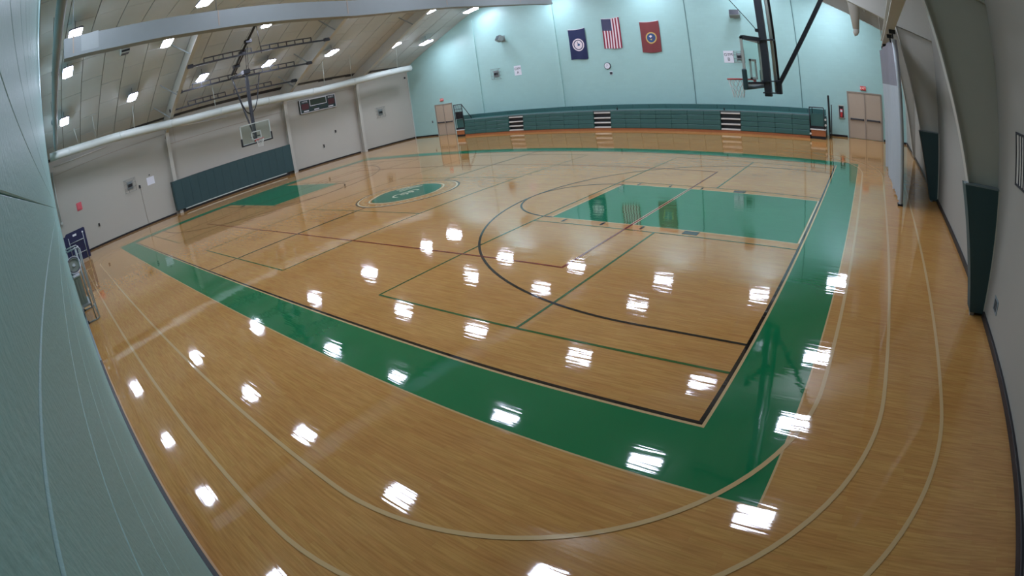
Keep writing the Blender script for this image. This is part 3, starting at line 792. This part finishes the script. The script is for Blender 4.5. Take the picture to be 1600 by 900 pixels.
# ------------------------------------------------------------------ far-wall things
def flag(name, label, x0, x1, z0, z1, ph, cells, extra):
    t = thing(name, label, 'flag', ((x0+x1)/2, YF-.03, z1), 'flags on the far wall')
    nx, nz = 26, 20
    def pt(u, v, d=0.):
        sag = .05*math.sin(PI*u)*(1-v)
        return (x0+(x1-x0)*u+.02*math.sin(v*3+ph)*v, YF-.045-.025*(1+math.sin(u*9+ph+v*1.5))*(.35+.65*v)-d, z1-(z1-z0)*v-sag+.03*math.sin(u*5+ph)*v)
    mats, fn = cells
    m = MB()
    for mt in mats:
        m.mat(mt)
    for i in range(nx):
        for j in range(nz):
            m.cur = fn(i, j, nx, nz)
            m.add([pt(i/nx, j/nz), pt((i+1)/nx, j/nz), pt((i+1)/nx, (j+1)/nz), pt(i/nx, (j+1)/nz)], [(0, 1, 2, 3)])
    m.build('cloth', None, t)
    extra(t, pt)
    MB().tube([pt(k/10, 0, -.01) for k in range(11)], .02, 6).build('hem', M_USW, t)
    return t
def ring(t, pt, nm, mat, r0, r1, cu, cv, asp, d):
    N = 28; vs = []
    for k in range(N):
        a = 2*PI*k/N
        for r in (r0, r1): vs.append(pt(cu+r*math.cos(a), cv+r*asp*math.sin(a), d))
    fs = [(2*k, 2*k+1, 2*((k+1) % N)+1, 2*((k+1) % N)) for k in range(N)]
    if r0 <= 0: pass
    MB().add(vs, fs).build(nm, mat, t)
def seal1(t, pt):
    ring(t, pt, 'seal_ring', M_USW, .29, .35, .52, .52, .6, .006); ring(t, pt, 'seal_field', M_USW, .0, .24, .52, .52, .6, .006)
    MB().add([pt(.40, .50, .01), pt(.5, .46, .01), pt(.64, .50, .01), pt(.6, .55, .01), pt(.44, .56, .01)], [(0, 1, 2, 3, 4)]).build('seal_figure', M_SBLUE, t)
    MB().add([pt(.44, .42, .01), pt(.5, .40, .01), pt(.49, .47, .01)], [(0, 1, 2)]).build('seal_figure', M_INK, t)
def seal3(t, pt):
    ring(t, pt, 'seal_ring', M_GOLD, .23, .29, .53, .52, .64, .006); ring(t, pt, 'seal_field', M_SBLUE, .0, .23, .53, .52, .64, .006)
    MB().add([pt(.42, .46, .01), pt(.53, .43, .01), pt(.6, .47, .01), pt(.5, .52, .01)], [(0, 1, 2, 3)]).build('seal_figure', M_USW, t)
    MB().add([pt(.46, .57, .01), pt(.58, .55, .01), pt(.56, .60, .01)], [(0, 1, 2)]).build('seal_figure', M_GOLD, t)
flag('blue_flag', 'dark blue flag with a round white seal, leftmost of the three flags', -16.65, -15.45, 4.43, 6.45, .4, ([M_BLUEF], lambda i, j, a, b: 0), seal1)
flag('red_flag', 'brick red flag with a round blue and gold seal, rightmost of the three flags', -11.7, -10.48, 4.5, 6.42, 2.0, ([M_REDF], lambda i, j, a, b: 0), seal3)
def us(i, j, a, b):
    if i < 14 and j < 8: return 2
    return 0 if (i//2) % 2 == 0 else 1
def stars(t, pt):
    m = MB()
    for r in range(9):
        for c in range(6 if r % 2 == 0 else 5):
            u = .035+c*.088+(0 if r % 2 == 0 else .044); v = .03+r*.042
            m.add([pt(u+.017*(1 if k % 2 == 0 else .42)*math.sin(PI*k/5), v-.011*(1 if k % 2 == 0 else .42)*math.cos(PI*k/5), .006) for k in range(10)], [tuple(range(10))])
    m.build('stars', M_USW, t, 'stuff')
flag('striped_flag', 'red and white striped flag with a starred blue canton, between the other two flags', -14.2, -13.0, 4.92, 6.88, 1.2, ([M_USR, M_USW, M_USB], us), stars)

t = thing('wall_clock', 'small round white wall clock below the striped flag', 'clock', (-14.2, YF, 3.85))
MB().disc((-14.2, YF-.06, 3.85), (0, 1, 0), .22, .06, 24).build('case', M_DARK, t)
MB().disc((-14.2, YF-.068, 3.85), (0, 1, 0), .185, .01, 24).build('dial', M_SIGN, t)
MB().box(-14.21, -14.19, YF-.076, YF-.07, 3.85, 3.97).bar((-14.2, YF-.073, 3.85), (-14.29, YF-.073, 3.80), .014, .006).build('hands', M_INK, t)
t = thing('wall_sensor', 'tiny dark box on the far wall just below the clock', 'sensor', (-14.03, YF, 3.38))
box('sensor_body', M_DARK, t, -14.1, -13.94, YF-.05, YF, 3.3, 3.46, c=.01); box('sensor_plate', M_SIGN, t, -14.12, -13.92, YF-.012, YF, 3.27, 3.49)
for x, z, l2, lb in ((-21.0, 4.18, 'A', 'white paper sign reading GYM A on the far wall, left of the flags'), (-6.5, 4.1, 'B', 'white paper sign reading GYM B on the far wall, left of the right hoop')):
    t = thing('gym_sign', lb, 'sign', (x, YF, z), 'gym letter signs')
    box('sheet', M_SIGN, t, x-.29, x+.29, YF-.012, YF, z-.34, z+.34)
    text_mesh('sign_letters', 'GYM', .24, M_INK, t, (x, YF-.016, z+.12), (PI/2, 0, 0)); text_mesh('sign_letters', l2, .26, M_INK, t, (x, YF-.016, z-.15), (PI/2, 0, 0))
def caged_strobe(wall, u, z, s, lb):
    """wire-guarded alarm; wall 'far' (u = x) or 'left' (u = y)"""
    if wall == 'far': P = lambda a, d, h: (u+a, YF-d, z+h); loc = (u, YF, z)
    else: P = lambda a, d, h: (XL+d, u+a, z+h); loc = (XL, u, z)
    t = thing('caged_alarm', lb, 'alarm', loc, 'wire-caged wall alarms')
    def bx(nm, mt, a0, a1, d0, d1, h0, h1):
        p, q = P(a0, d0, h0), P(a1, d1, h1); return box(nm, mt, t, p[0], q[0], p[1], q[1], p[2], q[2])
    bx('back_plate', M_CAGE, -.24*s, .24*s, 0, .02, -.27*s, .27*s); bx('alarm_body', M_GREYB, -.17*s, .17*s, .02, .07, -.2*s, .2*s); bx('strobe', M_BASE, -.18*s, .18*s, .07, .1, -.10*s, .08*s)
    m = MB()
    k = .42*s
    for a in (-k, -k/3, k/3, k):
        m.tube([P(a, 0, -k), P(a, .14, -k), P(a, .14, k), P(a, 0, k)], .014, 4)
        m.tube([P(-k, .0, a), P(-k, .14, a), P(k, .14, a), P(k, 0, a)], .014, 4)
    m.tube([P(-k, .14, k), P(-.05, .14, .1), P(.05, .14, .1), P(k, .14, k)], .012, 4)
    m.build('wire_cage', M_CAGE, t)
caged_strobe('far', -22.87, 4.15, .9, 'wire-caged alarm on the far wall beside the GYM A sign')
caged_strobe('far', -5.85, 4.1, .75, 'wire-caged alarm on the far wall beside the GYM B sign')
caged_strobe('left', 1.3, 2.78, .95, 'wire-caged alarm on the left wall, left of the long green pad')
caged_strobe('left', 21.75, 2.75, .95, 'wire-caged alarm on the left wall near the far corner')
def speaker(x, z, tilt, lb):
    t = thing('wall_speaker', lb, 'speaker', (x, YF, z), 'wall speakers')
    m = MB(); bm_ = MB().box(-.3, .3, -.34, .0, -.2, .2, c=.02)
    R = Matrix.Rotation(tilt, 4, 'Z') @ Matrix.Rotation(-.5, 4, 'X')
    m.add([R @ Vector(v) + Vector((x, YF-.2, z)) for v in bm_.v], bm_.f); m.build('cabinet', M_SPK, t)
    g = MB().box(-.27, .27, -.355, -.33, -.17, .17); m = MB(); m.add([R @ Vector(v) + Vector((x, YF-.2, z)) for v in g.v], g.f); m.build('grille', M_DARK, t)
    MB().box(x-.05, x+.05, YF-.2, YF, z-.06, z+.22).box(x-.14, x+.14, YF-.02, YF, z-.15, z+.3).build('bracket', M_SPK, t)
speaker(-21.85, 6.55, -.5, 'tilted grey speaker high on the far wall above the GYM A sign')
speaker(-5.75, 6.45, .1, 'grey speaker high on the far wall above the GYM B sign')
for x, lb in ((-29.94, 'small dark switch on the far wall left of the left double doors'), (2.42, 'small dark switch on the far wall right of the right double doors')):
    t = thing('wall_switch', lb, 'switch', (x, YF, 1.17)); box('plate', M_DARK, t, x-.06, x+.06, YF-.02, YF, 1.08, 1.26, c=.005); box('toggle', M_TREAD, t, x-.012, x+.012, YF-.035, YF-.02, 1.15, 1.19)

# ------------------------------------------------------------------ left-wall things
t = thing('scoreboard', 'dark green scoreboard with a white border on the left wall', 'scoreboard', (XL, 16.1, 4.4))
ya, yb, za, zb = 14.58, 17.66, 3.93, 4.92; X = XL+.22
box('case', M_SCORE, t, XL, X, ya, yb, za, zb, c=.01)
m = MB()
for b in ((ya, yb, za, za+.045), (ya, yb, zb-.045, zb), (ya, ya+.04, za, zb), (yb-.04, yb, za, zb)): m.box(X, X+.012, *b)
m.build('white_border', M_SIGN, t)
m = MB(); c0, c1, d0, d1 = 15.42, 16.86, 4.36, 4.88
for b in ((c0, c1, d0, d0+.04), (c0, c1, d1-.04, d1), (c0, c0+.04, d0, d1), (c1-.04, c1, d0, d1)): m.box(X, X+.014, *b)
m.build('clock_border', M_SIGN, t)
box('clock_display', M_SEGD, t, X, X+.008, c0+.04, c1-.04, d0+.04, d1-.04)
for a, b in ((14.72, 15.32), (17.0, 17.54)):
    dsp = box('score_display', M_SEGR, t, X, X+.008, a, b, 4.2, 4.62)
for a, b in ((15.6, 16.0), (16.35, 16.7)): box('foul_display', M_SEGD, t, X, X+.008, a, b, 4.16, 4.3)
text_mesh('score_letters', 'HOME', .17, M_SIGN, t, (X+.01, 15.02, 4.75), (PI/2, 0, PI/2)); text_mesh('score_letters', 'GUEST', .17, M_SIGN, t, (X+.01, 17.26, 4.75), (PI/2, 0, PI/2))
for a, b in ((14.86, 15.28), (15.74, 16.16), (16.96, 17.4)): box('caption_strip', M_SIGN, t, X, X+.01, a, b, 4.03, 4.11)
t = thing('notice_sheet', 'pale paper notice pinned on the left wall beside the green pad', 'paper', (XL, 2.8, 2.6))
MB().box(XL, XL+.006, 2.52, 3.06, 2.36, 2.84).build('sheet', M_SIGN, t); box('pin', M_DARK, t, XL, XL+.02, 2.72, 2.8, 2.93, 3.01)
def wallbox(name, y, z, sy, sz, mat, lb, cat, d=.06):
    t = thing(name, lb, cat, (XL, y, z)); box('body', mat, t, XL, XL+d, y-sy, y+sy, z-sz, z+sz, c=.01); box('cover', M_STEEL if mat is not M_PINK else M_PINK, t, XL, XL+d*.4, y-sy*1.5, y+sy*1.5, z-sz*1.4, z+sz*1.4); return t
wallbox('thermostat', 1.95, 2.48, .06, .11, M_BASE, 'small dark thermostat between the caged alarm and the notice sheet', 'thermostat')
MB().tube([(XL+.015, 1.98, 2.36), (XL+.015, 2.02, .12)], .012, 5).build('conduit', M_DFR, [o for o in bpy.data.objects if o.name.startswith('thermostat')][0])
wallbox('fire_alarm_pull', -2.5, 2.78, .13, .17, M_PINK, 'pinkish red fire alarm on the left wall near the corner', 'alarm', .09)
wallbox('outlet', -1.4, 1.25, .06, .10, M_BASE, 'dark outlet on the left wall beside the navy table', 'outlet')
wallbox('wall_plate', 17.37, 2.1, .06, .1, M_BASE, 'small dark wall plate below the scoreboard', 'outlet')
wallbox('wall_plate', 16.17, 1.25, .05, .12, M_BASE, 'lower small dark wall plate near the floor below the scoreboard', 'outlet')
wallbox('corner_sensor', 24.7, 5.2, .08, .08, M_BASE, 'tiny dark sensor at the far end of the left wall', 'sensor')
# right-wall things
t = thing('wall_grille', 'pale louvred grille on the right wall near the camera', 'vent', (XR, 2.6, 2.5))
m = MB()
for b in ((2.15, 2.8, 2.84, 2.87), (2.15, 2.8, 2.2, 2.23), (2.77, 2.8, 2.2, 2.87), (2.15, 2.18, 2.2, 2.87)): m.box(XR-.02, XR, *b)
m.build('frame', M_DARK, t)
for y in (2.26, 2.38, 2.5, 2.62): box('slat', M_DARK, t, XR-.016, XR, y, y+.03, 2.23, 2.84)
box('back', M_STEEL, t, XR-.006, XR, 2.15, 2.8, 2.2, 2.87)
t = thing('floor_outlet', 'small louvred outlet low on the right wall beside the foreground pad', 'outlet', (XR, 3.05, .48))
box('plate', M_GREYB, t, XR-.012, XR, 2.93, 3.2, .38, .58, c=.004)
for y in (2.99, 3.05, 3.11): box('slot', M_BASE, t, XR-.018, XR-.01, y, y+.025, .41, .55)

# ------------------------------------------------------------------ basketball hoops
def net_and_rim(t, cx, cy, z, sx):
    rim = MB().tube([(cx+.23*math.cos(a), cy+.23*math.sin(a), z) for a in [2*PI*i/24 for i in range(25)]], .018, 8).build('rim', M_RIM, t)
    MB().box(cx-sx*.23, cx-sx*.42, cy-.08, cy+.08, z-.02, z+.015).box(cx-sx*.40, cx-sx*.42, cy-.11, cy+.11, z-.16, z+.03).build('rim_bracket', M_RIM, rim)
    m = MB(); n = 12; lev = [(z-.005, .225), (z-.11, .2), (z-.21, .165), (z-.31, .14), (z-.42, .125)]
    for k in range(n):
        for sg in (1, -1):
            pts = []
            for i, (zz, rr) in enumerate(lev):
                a = 2*PI*(k+sg*i*.5)/n; pts.append((cx+rr*math.cos(a), cy+rr*math.sin(a), zz))
            m.tube(pts, .006, 3, cap=False)
    m.build('net', M_NET, rim)
def backboard(t, xf, cy, sx, padmat):
    """glass board; front face at xf, facing sx"""
    y0, y1, z0, z1 = cy-.915, cy+.915, 2.9, 3.97
    xb = xf-sx*.03; xs = sorted((xf, xb))
    g = box('glass', M_GLASS, t, xs[0]+.008, xs[1]-.008, y0+.04, y1-.04, z0+.04, z1-.04)
    m = MB()
    for b in ((y0, y1, z0, z0+.05), (y0, y1, z1-.05, z1), (y0, y0+.05, z0, z1), (y1-.05, y1, z0, z1)): m.box(xs[0]-.01, xs[1]+.01, *b)
    fr_ = m.build('board_frame', M_WHITE, t)
    m = MB()
    for b in ((cy-.3, cy+.3, 3.05, 3.1), (cy-.3, cy+.3, 3.46, 3.51), (cy-.3, cy-.25, 3.05, 3.51), (cy+.25, cy+.3, 3.05, 3.51)): m.box(xs[0]-.004, xs[1]+.004, *b)
    m.build('target_square', M_WHITE, g)
    m = MB(); m.box(xs[0]-.035, xs[1]+.035, y0-.04, y1+.04, z0-.06, z0+.02, c=.02)
    for q in (y0, y1): m.box(xs[0]-.035, xs[1]+.035, q-.045, q+.045, z0-.06, z0+.38, c=.02)
    m.build('edge_padding', padmat, fr_)
# near (right) hoop
hr = thing('right_hoop', 'ceiling-hung basketball hoop at the right end, seen edge-on with a white net', 'basketball hoop', (-.9, CY, 2.6))
backboard(hr, -1.24, CY, -1, M_PAD); net_and_rim(hr, -1.63, CY, 3.05, -1)
box('mast', M_DARK, hr, -1.0, -.84, CY-.08, CY+.08, 2.68, 8.0, c=.008)
MB().tube([(-.74, CY+.05, 2.74), (-.74, CY+.05, 7.9)], .036, 10).build('side_tube', M_WHITE, hr)
MB().tube([(-.68, CY+.1, 2.78), (-.68, CY+.1, 7.9)], .03, 10).build('rear_tube', M_BLK, hr)
MB().bar((-.64, CY, 2.98), (1.75, CY, 6.77), .09, .09).build('diagonal_brace', M_BLK, hr)
for z in (2.76, 3.02, 3.95): box('mount_arm', M_DARK, hr, -1.03, -.66, CY-.11, CY+.13, z-.014, z+.014)
for q in (-.88, .88):
    MB().bar((-1.2, CY+q, 3.95), (-.98, CY+q*.03, 3.95), .07, .09).build('board_support', M_DARK, hr)
    MB().bar((-1.2, CY+q*.95, 2.98), (-.98, CY+q*.03, 2.98), .06, .05).build('board_support', M_DARK, hr)
box('cable_clamp', M_BLK, hr, -1.06, -.98, CY-.1, CY+.1, 4.13, 4.2)
MB().tube([(-1.04, CY, 4.17), (-3.4, CY, 7.3)], .009, 5).build('hoist_cable', M_BLK, hr)
MB().box(-.72, -.6, CY-.08, CY+.08, 2.74, 3.05, c=.01).build('brace_hinge', M_BLK, hr)
MB().box(-2.7, -.7, CY-.06, CY+.06, 7.9, 7.97).build('ceiling_header', M_BLK, hr)
MB().tube([(-2.6, CY, 7.96), (-2.6, CY, ceil_z(-2.6)-.02)], .04, 6).build('header_hanger', M_BLK, hr)
# far (left) hoop
hl = thing('left_hoop', 'ceiling-hung basketball hoop at the left end, facing the camera, on a dark mast', 'basketball hoop', (-25.1, CY, 2.8))
XF = L+1.22
backboard(hl, XF, CY+.02, 1, M_BLK); net_and_rim(hl, XF+.40, CY, 3.05, 1)
box('mast', M_DARK, hl, XF-.22, XF-.06, CY-.08, CY+.08, 2.95, 6.85, c=.01)
MB().tube([(XF-.2, CY-.82, 6.6), (XF-.2, CY-.45, 5.1), (XF-.2, CY-.25, 4.65), (XF-.2, CY-.06, 4.5)], .03, 8).build('spreader_tube', M_BLK, hl)
MB().tube([(XF-.2, CY+.82, 6.6), (XF-.2, CY+.5, 5.2), (XF-.2, CY+.3, 4.75), (XF-.2, CY+.06, 4.5)], .03, 8).build('spreader_tube', M_BLK, hl)
MB().bar((XF-.2, CY-.86, 6.6), (XF-.2, CY+.86, 6.6), .07, .07).build('spreader_bar', M_BLK, hl)
box('mast_head', M_BLK, hl, XF-.35, XF+.05, CY-.2, CY+.2, 6.7, 6.95, c=.02)
MB().bar((-27.2, CY, 6.95), (XF-.25, CY, 3.3), .07, .07).build('diagonal_brace', M_BLK, hl)
MB().bar((-27.15, CY, 7.11), (-23.05, CY, 9.05), .09, .1).build('folding_strut', M_BLK, hl)
MB().bar((-27.15, CY+.16, 7.11), (-25.2, CY+.16, 8.03), .06, .06).build('folding_strut', M_BLK, hl)
for x in (-26.4, -25.3, -24.4): box('strut_bracket', M_BLK, hl, x-.14, x+.14, CY-.14, CY+.22, 9.05+(x+23.05)*.472-.09, 9.05+(x+23.05)*.472+.09)
for a_, b_ in (((-23.1, CY, 9.0), (-23.2, CY+.2, 7.4)), ((-24.8, CY, 8.1), (-24.9, CY, 6.7)), ((-24.7, CY+.1, 8.2), (-24.9, CY+.1, 6.7))): MB().tube([a_, b_], .018, 5).build('hoist_cable', M_BLK, hl)
box('board_bracket', M_DARK, hl, XF-.1, XF-.03, CY-.3, CY+.3, 3.2, 3.26)
def truss(x0, x1, z0, z1, ya, yb, lb):
    t = thing('ceiling_truss', lb, 'truss', (x0, 4.4, z0), 'black ladder trusses over the left hoop')
    A, B = Vector((x0, 4.4, z0)), Vector((x1, 13.25, z1))
    MB().bar(A, B, .09, .09).build('bottom_rail', M_BLK, t)
    at = lambda y: A+(B-A)*((y-4.4)/(13.25-4.4))
    H = Vector((0, 0, .27))
    for (p, q) in ((ya, 8.15), (8.75, yb)):
        MB().bar(at(p)+H, at(q)+H, .06, .06).build('top_rail', M_BLK, t)
        n = max(2, round((q-p)/.52))
        for i in range(n+1):
            y = p+(q-p)*i/n; MB().bar(at(y), at(y)+H, .05, .05).build('rung', M_BLK, t)
    for s_ in (4.55, 13.1): c = at(s_); MB().box(c.x-.09, c.x+.09, s_-.22, s_+.1, c.z-.08, c.z+.12).build('end_clamp', M_BLK, t)
truss(-25.1, -24.95, 7.8, 7.9, 5.3, 12.0, 'highest black ladder truss between the left steel frames, above the backboard')
truss(-27.7, -27.25, 6.93, 6.93, 5.3, 12.0, 'middle black ladder truss, carrying the mast of the left hoop')
truss(-30.0, -29.5, 6.26, 6.2, 5.6, 11.4, 'lowest black ladder truss, just above the white round duct')
MB().bar((XF-.15, CY, 6.85), (-27.45, CY, 6.98), .1, .1).build('mast_outrigger', M_BLK, hl)

# ------------------------------------------------------------------ left corner: navy table, silver rack, box, drum fan
t = thing('folded_table', 'navy blue folded table standing upright in the left corner, silver legs folded on it', 'table', (-28.4, -3.3, 0))
X = -28.4; a, b = -4.11, -2.66
MB().prism([(X, a, .1), (X, b, .1), (X, b, 1.66), (X, b-.06, 1.72), (X, a+.2, 1.72), (X, a, 1.5)], (-.07, 0, 0)).build('table_top', M_NAVY, t)
MB().prism([(X-.12, a, .1), (X-.12, b-.05, .1), (X-.12, b-.05, 1.6), (X-.12, a, 1.6)], (-.06, 0, 0)).build('table_half', M_NAVY, t)
m = MB()
for y in (b-.18, a+.3): m.tube([(X+.05, y, .05), (X+.05, y, 1.45)], .022, 6)
for z in (1.15, .5): m.tube([(X+.05, a+.3, z), (X+.05, b-.18, z)], .022, 6)
m.build('leg_frame', M_SILVER, t)
MB().box(X, X+.01, -3.5, -3.25, 1.45, 1.56).build('white_label', M_SIGN, t)
MB().disc((X+.03, b-.18, 1.5), (1, 0, 0), .05, .03, 10).build('latch_knob', M_SIGN, t)
for y in (a+.3, b-.15): MB().disc((X-.05, y, .06), (0, 1, 0), .06, .04, 10).build('caster', M_BLK, t)
t = thing('tube_rack', 'silver tube rack standing against the near wall in front of the navy table', 'rack', (-14.2, -3.9, 0))
yo, yi = -3.66, -4.11
for x, tp in ((-13.4, 2.02), (-15.3, 1.95)):
    m = MB()
    m.tube([(x, yi, tp), (x, yo-.06, tp), (x, yo, tp-.06), (x, yo, .06), (x, yo-.06, .03), (x, yi, .03)], .024, 8)
    m.tube([(x, yo-.12, tp), (x, yo-.12, .05)], .02, 8)
    m.build('end_loop', M_SILVER, t)
for z in (1.9, .1): MB().tube([(-15.3, yo, z), (-13.4, yo, z)], .02, 8).build('side_rail', M_SILVER, t)
for x in (-13.4, -15.3): MB().disc((x, yi+.03, .05), (0, 1, 0), .05, .04, 10).build('caster', M_BLK, t)
MB().box(-15.3, -13.4, yi, yi+.04, .40, .44).box(-14.9, -13.7, yi, -3.8, .40, .45).build('rack_shelf', M_SILVER, t)
t = thing('storage_bin', 'grey plastic bin in the silver rack, under the round drum fan', 'bin', (-14.3, -3.95, .43))
MB().prism([(-14.75, -4.11, .45), (-13.95, -4.11, .45), (-13.95, -3.86, .45), (-14.75, -3.86, .45)], (0, 0, .78)).build('bin_body', M_GREYBOX, t)
MB().box(-14.78, -13.92, -4.12, -3.84, 1.2, 1.25, c=.01).build('bin_rim', M_GREYBOX, t)
for y in (-4.03, -3.93): box('bin_rib', M_GREYBOX, t, -13.95, -13.93, y-.02, y+.02, .5, 1.18)
t = thing('drum_fan', 'round grey drum fan standing on the grey bin in the rack', 'fan', (-14.2, -3.98, 1.25))
c = Vector((-14.15, -3.97, 1.53)); nrm = Vector((.75, .1, .35)).normalized()
MB().disc(c-nrm*.12, nrm, .25, .2, 24, hole=.2).build('drum', M_SIGN, t)
MB().disc(c+nrm*.06, nrm, .235, .03, 24, hole=.2).build('guard_ring', M_DARK, t)
MB().disc(c-nrm*.02, nrm, .2, .03, 20).build('fan_face', M_GREYBOX, t)
MB().disc(c+nrm*.02, nrm, .05, .04, 12).build('hub', M_SILVER, t)
MB().box(-14.4, -13.95, -4.09, -3.87, 1.25, 1.3).box(-14.2, -14.1, -4.05, -3.88, 1.28, 1.36).build('stand', M_SIGN, t)
